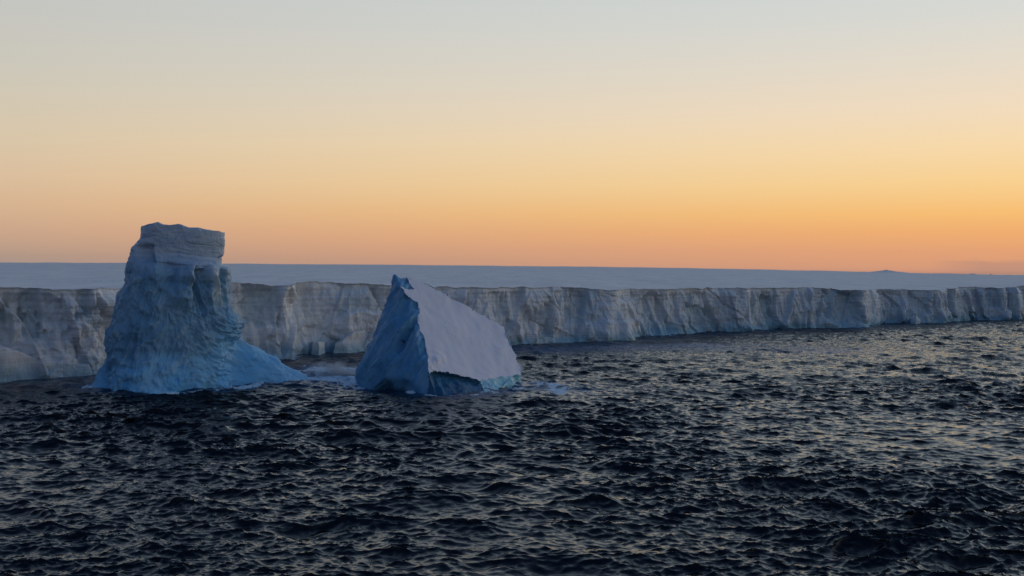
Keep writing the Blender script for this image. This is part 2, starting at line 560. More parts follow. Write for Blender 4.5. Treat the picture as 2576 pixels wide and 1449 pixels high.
# snow surface behind the edge: rays that lead inland
SKYX = np.array([-900, 0, 300, 600, 1000, 1300, 1600, 1850, 2100, 2300, 2576, 3000, 4600], float)
SKYY = np.array([655, 660.5, 661.5, 663.5, 666, 669, 672, 676.5, 682, 686.5, 692, 697, 710], float)
usx = np.interp(us, S, CP[:, 0])
R_FAR = 6000.0
keep = np.unique(np.concatenate([np.arange(0, len(us), 2), [len(us) - 1]]))
topp = cl[keep, -1, :]
ux_k = usx[keep]
rad = np.hypot(topp[:, 0], topp[:, 1])
rad_s = smooth1(rad, 161)
az_ = np.arctan2(topp[:, 0], topp[:, 1])
az_s = smooth1(np.maximum.accumulate(az_), 121)
zs = CAM_H - (np.interp(ux_k, SKYX, SKYY) - yh(ux_k)) / F * R_FAR
steps = np.concatenate([[0], np.geomspace(1.5, R_FAR - 350, 70)])
rows = []
for st_ in steps:
    k = st_ / (R_FAR - 350)
    wb = math.exp(-st_ / 10)
    rd = rad * wb + rad_s * (1 - wb) + st_
    azb = az_ * wb + az_s * (1 - wb)
    x, y = rd * np.sin(azb), rd * np.cos(azb)
    base_z = topp[:, 2]
    smooth_z = smooth1(topp[:, 2], 161)
    z = (base_z * wb + smooth_z * (1 - wb))
    z = z * (1 - k) + zs * k
    z = z + (1.1 * fbm(x / 160, y / 70, 0, 4, 111) + .10 * fbm(x / 14, y / 9, 0, 2, 121)) * min(1, st_ / 60) * (1 if k < .5 else 1)
    rows.append(np.stack([x, y, z], -1))
# beyond the skyline the surface drops gently away
scl = 14000 / rad
rows.append(np.stack([topp[:, 0] * scl, topp[:, 1] * scl, zs - 60], -1))
tp = np.stack(rows, 1)
snow = mesh_from("snow_surface", tp.reshape(-1, 3) - off_sh, grid_faces(len(keep), tp.shape[1]), M_SNOW, shelf, True)

# low mounds and ridges of snow on the shelf
def mound(px, py, w_px, h_px, dist, sharp=1.0):
    c = at_y(px, py, dist)
    sxy = dist / F
    w, h = w_px * sxy, h_px * sxy
    n, mrows = 40, 12
    th = np.linspace(0, 2 * np.pi, n, endpoint=False)
    rr = np.linspace(0, 1, mrows)
    T, Rr = np.meshgrid(th, rr, indexing='ij')
    prof = (1 - Rr) ** sharp * (1 + .25 * fbm(np.cos(T) * 2, np.sin(T) * 2, Rr * 3, 3, int(px)))
    co = np.stack([np.cos(T) * Rr * w * .5, np.sin(T) * Rr * w * .9, h * prof - (.12 * h) - 2.0 * Rr ** 3], -1)
    o = mesh_from("snow_mound", co.reshape(-1, 3), grid_faces(n, mrows, True), M_SNOW, shelf, True)
    o.location = c - off_sh
    return o


mound(2232, 685.5, 120, 6.5, 5300, 1.2)
mound(2446, 691.5, 44, 3.5, 5200, 1.1)
mound(2492, 692, 20, 2.5, 5300, 1.3)
mound(1686, 684, 40, 5.0, 4200, 1.0)
mound(1905, 689, 50, 5.0, 4000, 1.0)
mound(2496, 703.5, 30, 3.0, 2900, 1.0)

# ------------------------------------------------------------------ blocks and slabs at the foot of the cliff
import bmesh


def densify(bm, maxlen, passes=10):
    for _ in range(passes):
        es = [e for e in bm.edges if e.calc_length() > maxlen]
        if not es:
            break
        bmesh.ops.subdivide_edges(bm, edges=es, cuts=1, use_grid_fill=False)
        bmesh.ops.triangulate(bm, faces=[f for f in bm.faces if len(f.verts) > 3])


def rough_block(name, plan, heights, mat, label, cat, group, seed, amp=.5, maxlen=.9):
    """a broken block: a plan outline (clockwise from the left, metres), its own height at every corner"""
    c = np.mean(np.array(plan), 0)
    root = bpy.data.objects.new(name, None)
    bm = bmesh.new()
    lo = [bm.verts.new((p[0] - c[0], p[1] - c[1], -1.5)) for p in plan]
    hi = [bm.verts.new(((p[0] - c[0]) * .93, (p[1] - c[1]) * .93, h)) for p, h in zip(plan, heights)]
    n = len(plan)
    for i in range(n):
        bm.faces.new((lo[i], lo[(i + 1) % n], hi[(i + 1) % n], hi[i]))
    bm.faces.new(hi)
    bm.faces.new(lo[::-1])
    bmesh.ops.triangulate(bm, faces=bm.faces[:])
    densify(bm, maxlen)
    co = np.array([v_.co[:] for v_ in bm.verts])
    fa = np.array([[v_.index for v_ in f.verts] for f in bm.faces]) if not bm.verts.index_update() else None
    for ax in range(3):
        co[:, ax] += amp * fbm(co[:, 0] / 5 + ax * 9 + seed, co[:, 1] / 5, co[:, 2] / 5, 4, seed + ax) * (0.6 if ax == 2 else 1)
    bm.free()
    bpy.data.objects.remove(root)
    nr = co[:, 2]
    low_ = 1 - sstep(0, 8, nr)
    o = mesh_from(name, co, fa, mat, None, True, {'low': low_ * .8, 'recess': low_ * .3, 'pale': low_ * 0})
    o.location = (c[0], c[1], 0)
    o['label'] = label
    o['category'] = cat
    if group:
        o['group'] = group
    return o


# ------------------------------------------------------------------ iceberg 1: the tall tower with a flat cap
B1Y = 366.0


def prof(pts, z):
    p = np.array([at_y(a, b, B1Y)[[0, 2]] for a, b in pts])
    o_ = np.argsort(p[:, 1])
    return np.interp(z, p[o_, 1], p[o_, 0])


LEFT = [(356, 570), (353, 598), (334, 620), (324, 650), (314, 677), (298, 717), (284, 753), (276, 800), (264, 837), (261, 877), (264, 897), (262, 925), (258, 975)]
RIGHT = [(564, 585), (561, 620), (558, 660), (562, 668), (577, 677), (580, 697), (578, 733), (581, 767), (591, 783), (610, 803), (615, 823), (607, 845), (599, 856), (596, 880), (594, 920), (592, 975)]
TOPX = [356, 372, 398, 414, 432, 448, 465, 478, 500, 521, 545, 564]
TOPY = [570, 568, 563, 569, 569.5, 566.6, 571, 576, 577.5, 580.5, 583, 585]
tp1 = at_y(np.array(TOPX), np.array(TOPY), B1Y)
NT, NZ = 760, 250
ZMAX = 53.0
th = np.linspace(0, 2 * np.pi, NT, endpoint=False)
tv = np.linspace(0, 1, NZ)
T, Vv = np.meshgrid(th, tv, indexing='ij')
z1 = -2.0 + (ZMAX - 0.0 + 2.0) * Vv
xl, xr = prof(LEFT, z1), prof(RIGHT, z1)
cx0 = (xl + xr) / 2
hw_ = (xr - xl) / 2 * .957 - .45
TURN = math.radians(16.5)            # the tower stands turned by this much about the vertical
px1, py1, vx1, vy1 = math.cos(TURN), math.sin(TURN), -math.sin(TURN), math.cos(TURN)
capf = sstep(36, 44, z1)
front = 19 - 8.5 * capf - 5 * sstep(8, 36, z1) * .6 + 2.5 * (1 - sstep(0, 12, z1))
back = 19 - 6 * capf
hd = np.where(np.sin(T) < 0, front, back)
ex = 2.1 + 2.2 * capf
cT, sT = np.cos(T), np.sin(T)
r = (np.abs(cT / hw_) ** ex + np.abs(sT / hd) ** ex) ** (-1 / ex)
# the foot: a low apron, long towards the back right, short towards the left and the viewer
ctr = cx0
lobe_r = np.exp(-(((T - math.radians(24) + np.pi) % (2 * np.pi) - np.pi) / math.radians(26)) ** 2)
# target tip of the apron on the water
tip = at_z(753, 946, 0)
ax_len = math.hypot(tip[0] - cx0[0, 5], tip[1] - B1Y)
ang_tip = math.atan2(tip[1] - B1Y, tip[0] - cx0[0, 5])
dT = ((T + TURN - ang_tip + np.pi) % (2 * np.pi) - np.pi)
lobe = np.exp(-(dT / math.radians(38)) ** 2)
APX = [(596, 853), (631, 870), (684, 893), (718, 917), (748, 941), (753, 949), (756, 960)]
apz = np.array([at_y(a, b, B1Y + (tip[1] - B1Y) * (a - 596) / 157)[[0, 1, 2]] for a, b in APX])
ap_z, ap_r = apz[::-1, 2], np.hypot(apz[::-1, 0] - cx0[0, 5], apz[::-1, 1] - B1Y)
rlobe = np.interp(z1, ap_z, ap_r, right=0)
# left toe
tl = at_z(226, 972, 0)
ang_l = math.atan2(tl[1] - B1Y, tl[0] - cx0[0, 5])
dL = ((T + TURN - ang_l + np.pi) % (2 * np.pi) - np.pi)
lobe_l = np.exp(-(dL / math.radians(30)) ** 2)
rl = np.hypot(tl[0] - cx0[0, 5], tl[1] - B1Y) * np.interp(z1, [-3, 0, 3, 6, 10, 12], [1.03, 1.0, .95, .88, .76, 0], right=0)
# front toe
dF = ((T + TURN - math.radians(262) + np.pi) % (2 * np.pi) - np.pi)
lobe_f = np.exp(-(dF / math.radians(50)) ** 2)
rf = 25.5 * np.interp(z1, [-3, 0, 5, 9, 13, 16], [1.03, 1.0, .96, .86, .6, 0], right=0)


def smax(a, b, k):
    h = np.clip(.5 + .5 * (a - b) / k, 0, 1)
    return b + (a - b) * h + k * h * (1 - h)


r = smax(r, rlobe * lobe ** .8, 2.0)
r = smax(r, rl * lobe_l ** .8, 2.0)
r = smax(r, rf * lobe_f ** .6, 3.0)
X = ctr + r * (cT * px1 + sT * vx1)
Y = B1Y + r * (cT * py1 + sT * vy1)
Zz = z1.copy()
# local picture-like coordinates of the front for placing features
LX = X
fr = sstep(.1, -.35, sT)                # 1 on the side facing the sea viewer


def px_of(x, y, z):
    d = np.stack([x, y, z - CAM_H], -1) @ R3
    return 1288 + F * d[..., 0] / -d[..., 2], 724.5 - F * d[..., 1] / -d[..., 2]


QX, QY = px_of(X, Y, Zz)
disp = np.zeros_like(r)
# broad swells and diagonal run-off grooves
disp += 1.5 * fbm(X / 13, Y / 13, Zz / 16, 4, 201) * (1 - .7 * capf)
body = (1 - capf) * sstep(-1, 6, Zz)
diag = np.where(QX < 480, (QX + .42 * QY), (QX * .9 - .75 * QY))
blend = sstep(440, 540, QX)
g1 = ridged((QX + .38 * QY) / 17 + .8 * fbm(X / 9, Y / 9, Zz / 9, 2, 205), QY / 42, 0, 3, 211)
g2 = ridged((QX * .55 - .95 * QY) / 13 + .9 * fbm(X / 7, Y / 7, Zz / 7, 2, 207), (QX + QY) / 60, 1, 3, 221)
right_low = blend * sstep(770, 800, QY) 
disp += body * (0.36 * (g1 - .7) * (1 - right_low) * (1 - .5 * blend) + 0.55 * (g2 - .7) * right_low)
disp += .35 * fbm(X / 6, Y / 6, Zz / 5, 3, 229) * body
disp += .5 * fbm(X / 3.2, Y / 3.2, Zz / 3.8, 3, 231) * (1 - .6 * capf) * (1 + .5 * right_low)
# cap: stacked strata with thin recessed seams
for zz, dd, w, sd in ((48.9, .50, .16, 1), (47.9, .22, .10, 2), (46.0, .42, .14, 3), (44.6, .55, .2, 4), (43.4, .2, .1, 5), (41.2, .6, .28, 6), (50.6, .22, .12, 7)):
    wav = zz - .06 * (X - tp1[0, 0]) * (1 + .03 * (51 - zz)) + .35 * fbm(X / 7, Y / 7, sd, 3, 241)
    disp -= fr * dd * gauss(Zz, wav, w) * sstep(.2, .6, capf + .3) * sstep(-.35, .3, fbm(X / 6, Y / 6, sd * 3.3, 2, 245))
disp += .35 * capf * facets(X / 6, Zz / 3.2, 33)[0] * fr


def box(qx0, qx1, qy0, qy1, soft=5):
    w_ = 3.5 * fbm(X / 3, Y / 3, Zz / 3, 3, 251)
    a, b = QX + w_, QY + w_
    return sstep(qx0 - soft, qx0 + soft, a) * (1 - sstep(qx1 - soft, qx1 + soft, a)) * sstep(qy0 - soft, qy0 + soft, b) * (1 - sstep(qy1 - soft, qy1 + soft, b))


def wedge(qx0, qx1, qy0, qy1, sl, sr, st_, sb):
    """a raised or sunk patch with its own softness on the left, right, top and bottom"""
    a, b = QX + 3 * fbm(X / 3, Y / 3, Zz / 3, 3, 252), QY + 4 * fbm(X / 4, Y / 4, Zz / 4, 3, 253)
    return sstep(qx0 - sl, qx0 + sl, a) * (1 - sstep(qx1 - sr, qx1 + sr, a)) * sstep(qy0 - st_, qy0 + st_, b) * (1 - sstep(qy1 - sb, qy1 + sb, b))


front_m = fr
disp += front_m * .8 * wedge(384, 560, 540, 650, 22, 6, 4, 26)                 # flat front of the cap stands forward
disp -= front_m * 2.6 * box(345, 388, 618, 660, 7)                 # notch at the cap's left
disp -= front_m * 2.2 * box(400, 470, 662, 718, 10)                # hollow under the cap


disp += front_m * 2.6 * wedge(446, 486, 664, 706, 14, 2.5, 3, 16)            # brow with a sharp right edge
disp += front_m * 2.6 * wedge(440, 484, 700, 770, 16, 3, 22, 30)             # prow below the brow
disp -= front_m * 3.6 * wedge(490, 527, 676, 726, 3, 9, 7, 16)               # alcove to its right
disp += front_m * 2.2 * wedge(524, 545, 664, 745, 3, 6, 4, 26)               # rib
disp -= front_m * 1.8 * wedge(545, 560, 640, 720, 5, 5, 5, 18)
disp += front_m * 1.5 * wedge(562, 582, 670, 728, 4, 3, 3, 18)
disp += .28 * facets(QX / 19 + .6 * fbm(X / 5, Y / 5, Zz / 5, 2, 256), QY / 26, 44)[0] * (1 - capf)
disp += .12 * facets(QX / 8, QY / 12, 47)[0] * (1 - .5 * capf)
disp -= front_m * 2.4 * gauss(QX - .35 * (QY - 730), 497, 11) * sstep(705, 730, QY) * (1 - sstep(760, 860, QY))
for cx_, amp_, w_ in ((487, 1.3, 3.2), (505, 1.0, 2.6), (540, 1.1, 3.0), (520, .8, 2.4), (560, .8, 2.6)):
    disp += front_m * amp_ * gauss(QX - .28 * (QY - 720) + 4 * fbm(X / 5, Y / 5, Zz / 5, 2, 271), cx_, w_) * sstep(670, 700, QY) * (1 - sstep(790, 850, QY))
# bowl between the body and the apron, hump at the front of the foot
disp -= 1.5 * front_m * gauss(QX, 575, 26) * gauss(QY, 905, 30)
# waterline: wave-cut ripples
disp += .5 * fbm(T * 9, Zz / 3, 2.2, 3, 261) * (1 - sstep(3, 9, Zz))
r2 = r + disp
X, Y = ctr + r2 * (cT * px1 + sT * vx1), B1Y + r2 * (cT * py1 + sT * vy1)
XA = ctr + r2 * cT / .957
# top profile: the cap's height follows the jagged upper edge, broken left to right
topz = np.interp(XA, tp1[:, 0], tp1[:, 2]) + .25 * fbm(X / 2.5, Y / 2.5, 0, 3, 281)
zscale = (topz + 2) / (ZMAX + 2)
kk = sstep(.72, 1.0, Vv)
Zz = Zz * (1 - kk) + (-2 + (z1 + 2) * zscale) * kk
# right upper shoulder: below the cap the right side is a step lower (already in the outline)
co = np.stack([X, Y, Zz], -1)
# lid of the cap
lid = []
for q in np.linspace(.92, .0, 14):
    ra, rb = r2[:, -1] * q * cT[:, -1], r2[:, -1] * q * sT[:, -1]
    xx = ctr[:, -1] + ra * px1 + rb * vx1
    yy = B1Y + ra * py1 + rb * vy1
    zz = np.interp(ctr[:, -1] + ra / .957, tp1[:, 0], tp1[:, 2]) + .35 * fbm(xx / 4, yy / 4, 0, 3, 281) + .4 * (1 - q)
    lid.append(np.stack([xx, yy, zz], -1))
co = np.concatenate([co, np.stack(lid, 1)], 1)
nz_all = co.shape[1]
fcs = grid_faces(NT, nz_all, True)
cor = co.reshape(-1, 3)
fz = cor[fcs].mean(1)
fqx, fqy = px_of(fz[:, 0], fz[:, 1], fz[:, 2])
wn = 6 * fbm(fz[:, 0] / 6, fz[:, 1] / 6, fz[:, 2] / 6, 2, 291)
capz = 40.6 - .10 * (fz[:, 0] + 112) + .12 * wn
fid = np.where(fz[:, 2] > capz, 1, 0)
dist_c = np.hypot(fz[:, 0] - np.interp(fz[:, 2], z1[0], ctr[0]), fz[:, 1] - B1Y)
foot_line = 9.0 + .25 * wn + 5.5 * (fqx > 597) + 1.5 * gauss(fqx, 520, 60)
fid = np.where((fz[:, 2] < foot_line), 2, fid)
# highlights painted in as paler colour: ribs, block edges, crests of the flow grooves
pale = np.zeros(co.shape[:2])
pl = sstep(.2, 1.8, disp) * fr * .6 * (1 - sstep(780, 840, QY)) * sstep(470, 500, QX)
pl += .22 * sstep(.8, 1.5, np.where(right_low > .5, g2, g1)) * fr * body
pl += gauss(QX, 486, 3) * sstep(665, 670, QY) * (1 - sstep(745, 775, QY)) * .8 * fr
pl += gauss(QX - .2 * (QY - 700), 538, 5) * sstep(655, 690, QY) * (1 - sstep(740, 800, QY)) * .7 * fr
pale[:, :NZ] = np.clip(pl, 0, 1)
cqx, cqy = px_of(cor[:, 0], cor[:, 1], cor[:, 2])
cn_ = fbm(cor[:, 0] / 5, cor[:, 1] / 5, cor[:, 2] / 5, 3, 295)
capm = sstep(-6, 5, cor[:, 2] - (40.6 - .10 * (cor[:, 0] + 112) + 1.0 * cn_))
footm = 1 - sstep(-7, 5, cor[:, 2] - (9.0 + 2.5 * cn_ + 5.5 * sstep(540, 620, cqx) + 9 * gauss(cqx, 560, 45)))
B1 = np.array([cx0[0, 5], B1Y, 0.0])
berg1 = empty("iceberg", tuple(B1), "tall tower shaped blue iceberg with a flat layered cap and a sloping foot", "iceberg")
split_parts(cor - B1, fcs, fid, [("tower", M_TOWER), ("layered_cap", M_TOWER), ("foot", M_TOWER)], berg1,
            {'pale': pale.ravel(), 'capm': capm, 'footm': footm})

# ------------------------------------------------------------------ iceberg 2: the pointed wedge with its tilted snow face
P1 = at_y(1078, 937, 347.0)
P2 = at_y(1022, 694, 372.0)
P3 = at_y(1299, 948, 374.0)
pn = np.cross(P3 - P1, P2 - P1)
pn /= np.linalg.norm(pn)


def on_slab(px, py):
    d = ray(px, py)
    o_ = np.array([0, 0, CAM_H])
    t = ((P1 - o_) @ pn) / (d @ pn)
    return o_ + d * t


ridge_px = [(1022.5, 694), (1035.7, 701), (1066, 713), (1092, 725), (1119, 739.5), (1145, 754), (1172, 768), (1198, 782), (1225, 797), (1250, 813), (1268, 825)]
right_px = [(1270, 833), (1275, 849), (1287, 873), (1299, 904), (1312, 930)]
low_px = [(1308, 942), (1290, 948), (1262, 949), (1234, 952.5), (1208, 959.8), (1188, 952), (1169, 946.5), (1135.6, 939), (1106.7, 933.5), (1090, 935), (1078, 939)]
arete_px = [(1078, 911.6), (1075.4, 880), (1069, 862), (1063, 844), (1056, 820), (1051, 801), (1055, 777), (1049, 763.5), (1038, 754), (1027, 745), (1016, 733), (1006.8, 722.6)]
tri_px = [(1040.5, 728.6)]
bm = bmesh.new()


def V3(p):
    return bm.verts.new(tuple(p))


ridge = [V3(on_slab(*p)) for p in ridge_px]
right = [V3(on_slab(*p)) for p in right_px]
lowr = [V3(on_slab(*p)) for p in low_px]
arete = [V3(on_slab(*p)) for p in arete_px]
notch = V3(on_slab(*tri_px[0]))
fsets = {}
MAT = bm.faces.layers.int.new('part')


def face(vs, part):
    f = bm.faces.new(vs)
    f[MAT] = part
    return f


# 0 dark ice face, 1 snow face, 2 undercut front, 3 turquoise corner
slab_loop = ridge + right + lowr + arete + [notch]
face(slab_loop, 1)
# summit: the dark broken face with its two horns, a little behind the snow face
hornA = V3(at_y(993.5, 690, 371.5))
hornM = V3(at_y(1008, 698.5, 371.0))
face([hornA, hornM, ridge[0], notch, arete[-1]], 0)
# left outline down to the sea
left_px = [(984, 716.5), (972, 743), (955, 786), (938, 827), (921, 875.5), (907, 902), (895, 926), (887.6, 947.7)]
left = [V3(at_y(a, b, 372 - 4.0 * i / 7)) for i, (a, b) in enumerate(left_px)]
wl = [(889, 969.4), (931, 976), (975, 976), (1003, 977), (1035, 984), (1063, 989.5), (1078, 991)]
water = [V3(at_z(a, b, 0.0) + np.array([0, 0, -1.6])) for a, b in wl]
# inner control points of the dark face: a gully that runs down to the left
inner_a = [V3(at_y(1000, 760, 366.5)), V3(at_y(1030, 790, 361)), V3(at_y(975, 840, 362)), V3(at_y(1018, 850, 357.5)), V3(at_y(1050, 850, 354.5)),
           V3(at_y(935, 900, 361.5)), V3(at_y(980, 905, 355)), V3(at_y(1030, 915, 350.5)), V3(at_y(1060, 900, 350.5)),
           V3(at_y(920, 945, 361.5)), V3(at_y(970, 950, 354)), V3(at_y(1030, 955, 348.5))]
a0, a1, a2, a3, a4, a5, a6, a7, a8, a9, a10, a11 = inner_a
F0 = [[hornA, arete[11], left[0]], [left[0], arete[11], a0], [left[0], a0, left[1]], [left[1], a0, left[2]], [arete[11], arete[10], a0], [arete[10], arete[9], a0], [arete[9], arete[8], a1, a0],
      [arete[8], arete[7], a1], [arete[7], arete[6], a1], [arete[6], arete[5], a1], [arete[5], arete[4], a4, a1], [a0, a1, a3, a2], [left[2], a0, a2], [left[2], a2, left[3]],
      [a1, a4, a3], [arete[4], arete[3], a4], [arete[3], arete[2], a4], [arete[2], arete[1], a8, a4], [a3, a4, a8, a7], [a3, a7, a6], [a2, a3, a6], [a2, a6, a5], [left[3], a2, a5], [left[3], a5, left[4]],
      [left[4], a5, left[5]], [left[5], a5, a9, left[6]], [left[6], a9, left[7]], [a5, a6, a10, a9], [a6, a7, a11, a10], [arete[1], arete[0], a8], [arete[0], lowr[-1], a11, a8], [a8, a11, a7],
      [left[7], a9, water[0]], [a9, water[1], water[0]], [a9, a10, water[2], water[1]], [a10, water[3], water[2]], [a10, a11, water[4], water[3]], [a11, water[5], water[4]], [a11, lowr[-1], water[6], water[5]]]
for fv in F0:
    face([fv[0]] + fv[1:][::-1], 0) if False else face(fv, 0)
# undercut front below the snow face
wf = [(1100, 993), (1123.6, 994), (1160, 993.5), (1196, 992), (1225, 988), (1268, 981), (1295, 972), (1312.6, 965)]
wfront = [V3(at_z(a, b, 0.0) + np.array([0, 0, -1.6])) for a, b in wf]
# second row, set back, under the lip
lip = []
for (a, b), ba in zip([(1090, 943), (1106.7, 943), (1135.6, 949), (1169, 957), (1204, 968)], (2.0, 2.8, 2.6, 2.0, .8)):
    p = on_slab(a, b - 6)
    d = at_y(a, b, p[1] + ba)
    lip.append(V3(d))
fr_low = lowr[::-1]     # from the arete foot to the right: 1078,1090,1106,1135,1169,1188,1208,1234,1262,1290,1308
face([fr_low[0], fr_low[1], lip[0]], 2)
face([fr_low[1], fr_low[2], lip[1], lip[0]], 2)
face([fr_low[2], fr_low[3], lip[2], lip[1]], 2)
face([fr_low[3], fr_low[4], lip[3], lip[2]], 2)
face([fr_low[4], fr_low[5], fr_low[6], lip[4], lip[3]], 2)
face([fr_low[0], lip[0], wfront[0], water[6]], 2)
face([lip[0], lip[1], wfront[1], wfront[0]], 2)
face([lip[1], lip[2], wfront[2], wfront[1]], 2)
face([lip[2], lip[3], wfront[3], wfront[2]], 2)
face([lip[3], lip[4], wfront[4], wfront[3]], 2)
face([lip[4], fr_low[6], fr_low[7], wfront[5], wfront[4]], 3)
face([fr_low[7], fr_low[8], wfront[6], wfront[5]], 3)
face([fr_low[8], fr_low[9], fr_low[10], wfront[7], wfront[6]], 3)
# the right end and the back, out of the viewer's sight
rb_px = [(1268, 825, 391), (1290, 890, 392), (1312, 935, 388)]
bk_top = V3(at_y(1000, 700, 379))
bk_mid = [V3(at_y(1066, 722, 386)), V3(at_y(1160, 775, 392)), V3(at_y(1255, 830, 395))]
bk_low = [V3(np.array([-51, 391, -1.6])), V3(np.array([-38, 404, -1.6])), V3(np.array([-15, 405, -1.6])), V3(np.array([-3, 398, -1.6])), V3(np.array([1, 386, -1.6]))]
face([lowr[0], right[-1], bk_low[4], wfront[7]], 3)
face([right[-1], right[-2], right[-3], bk_low[3], bk_low[4]], 0)
face([right[-3], right[0], ridge[-1], bk_mid[2], bk_low[3]], 0) if False else face([right[-3], right[-4], right[0], ridge[-1], bk_mid[2], bk_low[3]], 0)
face([ridge[-1], ridge[-2], ridge[-3], ridge[-4], bk_mid[1], bk_mid[2]], 0)
face([ridge[-4], ridge[-5], ridge[-6], ridge[-7], ridge[-8], bk_mid[0], bk_mid[1]], 0)
face([ridge[3], ridge[2], ridge[1], ridge[0], hornM, bk_top, bk_mid[0]], 0)
face([hornM, hornA, bk_top], 0)
face([hornA, left[0], left[1], left[2], left[3], bk_low[0], bk_low[1], bk_mid[0], bk_top], 0)
face([left[3], left[4], left[5], left[6], left[7], water[0], bk_low[0]], 0)
face([bk_mid[0], bk_low[1], bk_low[2], bk_mid[1]], 0)
face([bk_mid[1], bk_low[2], bk_low[3], bk_mid[2]], 0)
bmesh.ops.triangulate(bm, faces=bm.faces[:], ngon_method='EAR_CLIP')
bmesh.ops.recalc_face_normals(bm, faces=bm.faces[:])
for _ in range(12):
    es = [e for e in bm.edges if e.calc_length() > .55]
    if not es:
        break
    bmesh.ops.subdivide_edges(bm, edges=es, cuts=1)
    bmesh.ops.triangulate(bm, faces=[f for f in bm.faces if len(f.verts) > 3])
# relax the dark face so that its control points do not read as facets
bm.verts.index_update()
co2 = np.array([v_.co[:] for v_ in bm.verts])
tri = np.array([[v_.index for v_ in f.verts] for f in bm.faces])
pid = np.array([f[MAT] for f in bm.faces])
bm.free()
cnt = np.zeros(len(co2))
part_of = np.full(len(co2), -1)
mixed = np.zeros(len(co2), bool)
for k in range(4):
    u_ = np.unique(tri[pid == k])
    mixed[u_] |= part_of[u_] >= 0
    part_of[u_] = k
E = np.concatenate([tri[:, [0, 1]], tri[:, [1, 2]], tri[:, [2, 0]]])
E = np.unique(np.sort(E, 1), axis=0)
free = (~mixed) & (part_of == 0)
# keep the outline on the left as traced: smooth only lightly
deg = np.bincount(E.ravel(), minlength=len(co2)).astype(float)
for it in range(14):
    acc = np.zeros_like(co2)
    for ax in range(3):
        acc[:, ax] = np.bincount(E[:, 0], co2[E[:, 1], ax], len(co2)) + np.bincount(E[:, 1], co2[E[:, 0], ax], len(co2))
    avg = acc / deg[:, None]
    co2[free] += .5 * (avg - co2)[free]
q2x, q2y = px_of(co2[:, 0], co2[:, 1], co2[:, 2])
nr2 = vert_normals(co2, tri)
amp0 = np.where(part_of == 1, .0, 1.0)
d0 = .55 * fbm(co2[:, 0] / 6, co2[:, 1] / 6, co2[:, 2] / 9, 4, 301)
# grooves that run from the upper right to the lower left on the dark face
gr = (q2x - 1040) * .80 + (q2y - 800) * .52
d0 += .55 * (ridged(gr / 15 + .4 * fbm(co2[:, 0] / 8, co2[:, 1] / 8, co2[:, 2] / 8, 2, 311), (q2y - .5 * q2x) / 90, 0, 3, 321) - .6)
gl = (q2x - (1044 - (q2y - 800) * .62))
d0 -= 3.3 * gauss(gl, 0, 7 + .05 * (q2y - 790)) * sstep(795, 812, q2y) * (1 - sstep(855, 905, q2y))
d0 -= 1.5 * gauss(gl, 26, 5) * sstep(850, 870, q2y) * (1 - sstep(910, 950, q2y))
d0 += 1.4 * gauss(gl, -12, 6) * sstep(785, 812, q2y) * (1 - sstep(850, 905, q2y))
sl_u = (q2x - 1080) * .5 + (q2y - 900)
sl_c = gauss(q2x - 1092, 0, 22) * gauss(q2y - 915, 0, 28)
d1 = .9 * sl_c * (.4 + fbm(co2[:, 0] / 2, co2[:, 1] / 2, co2[:, 2] / 2, 3, 337)) + .22 * fbm(co2[:, 0] / 4, co2[:, 1] / 9, co2[:, 2] / 9, 3, 333) + .20 * fbm(co2[:, 0] / 9, co2[:, 1] / 9, co2[:, 2] / 9, 3, 331) + .02 * fbm(co2[:, 0] / 2, co2[:, 1] / 2, co2[:, 2] / 2, 2, 341)
d2 = .35 * fbm(co2[:, 0] / 3, co2[:, 1] / 3, co2[:, 2] / 2, 4, 351)
d3 = .9 * facets(co2[:, 0] / 3.2, co2[:, 2] / 2.6, 361)[0] + .3 * fbm(co2[:, 0] / 1.5, co2[:, 1] / 1.5, co2[:, 2] / 1.5, 3, 371)
dd = np.select([part_of == 0, part_of == 1, part_of == 2, part_of == 3], [d0, d1, d2, d3], 0)
dd = np.where(mixed, d1 * 1.0, dd)
edge_n = np.where(mixed, 1.0, 0.0)
co2 += nr2 * dd[:, None]
for it in range(2):
    acc = np.zeros_like(co2)
    for ax in range(3):
        acc[:, ax] = np.bincount(E[:, 0], co2[E[:, 1], ax], len(co2)) + np.bincount(E[:, 1], co2[E[:, 0], ax], len(co2))
    co2[free] += .5 * (acc / deg[:, None] - co2)[free]
    free1 = (~mixed) & (part_of == 1)
    co2[free1] += .6 * (acc / deg[:, None] - co2)[free1]
# break up the border lines a little
for ax in range(3):
    co2[:, ax] += edge_n * .50 * fbm(co2[:, 0] / 1.6 + 5 * ax, co2[:, 1] / 1.6, co2[:, 2] / 1.6, 3, 381 + ax)
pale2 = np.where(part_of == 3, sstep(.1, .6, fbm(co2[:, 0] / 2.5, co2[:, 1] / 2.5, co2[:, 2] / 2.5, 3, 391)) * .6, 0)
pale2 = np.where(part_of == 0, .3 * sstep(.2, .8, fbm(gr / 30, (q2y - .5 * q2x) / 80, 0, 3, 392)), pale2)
B2 = np.array([-25.0, 368.0, 0.0])
berg2 = empty("iceberg", tuple(B2), "pointed wedge iceberg with a smooth tilted snow face, right of the flat topped tower", "iceberg")
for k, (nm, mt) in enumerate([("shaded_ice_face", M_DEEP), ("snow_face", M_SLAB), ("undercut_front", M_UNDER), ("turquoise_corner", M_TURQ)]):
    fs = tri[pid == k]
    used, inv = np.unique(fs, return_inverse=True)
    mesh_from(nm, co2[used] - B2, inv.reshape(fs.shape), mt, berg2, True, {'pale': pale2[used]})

# ------------------------------------------------------------------ loose ice at the foot of the cliff
def px_plan(lst):
    return [tuple(at_z(a, b, 0.0)[:2]) for a, b in lst]


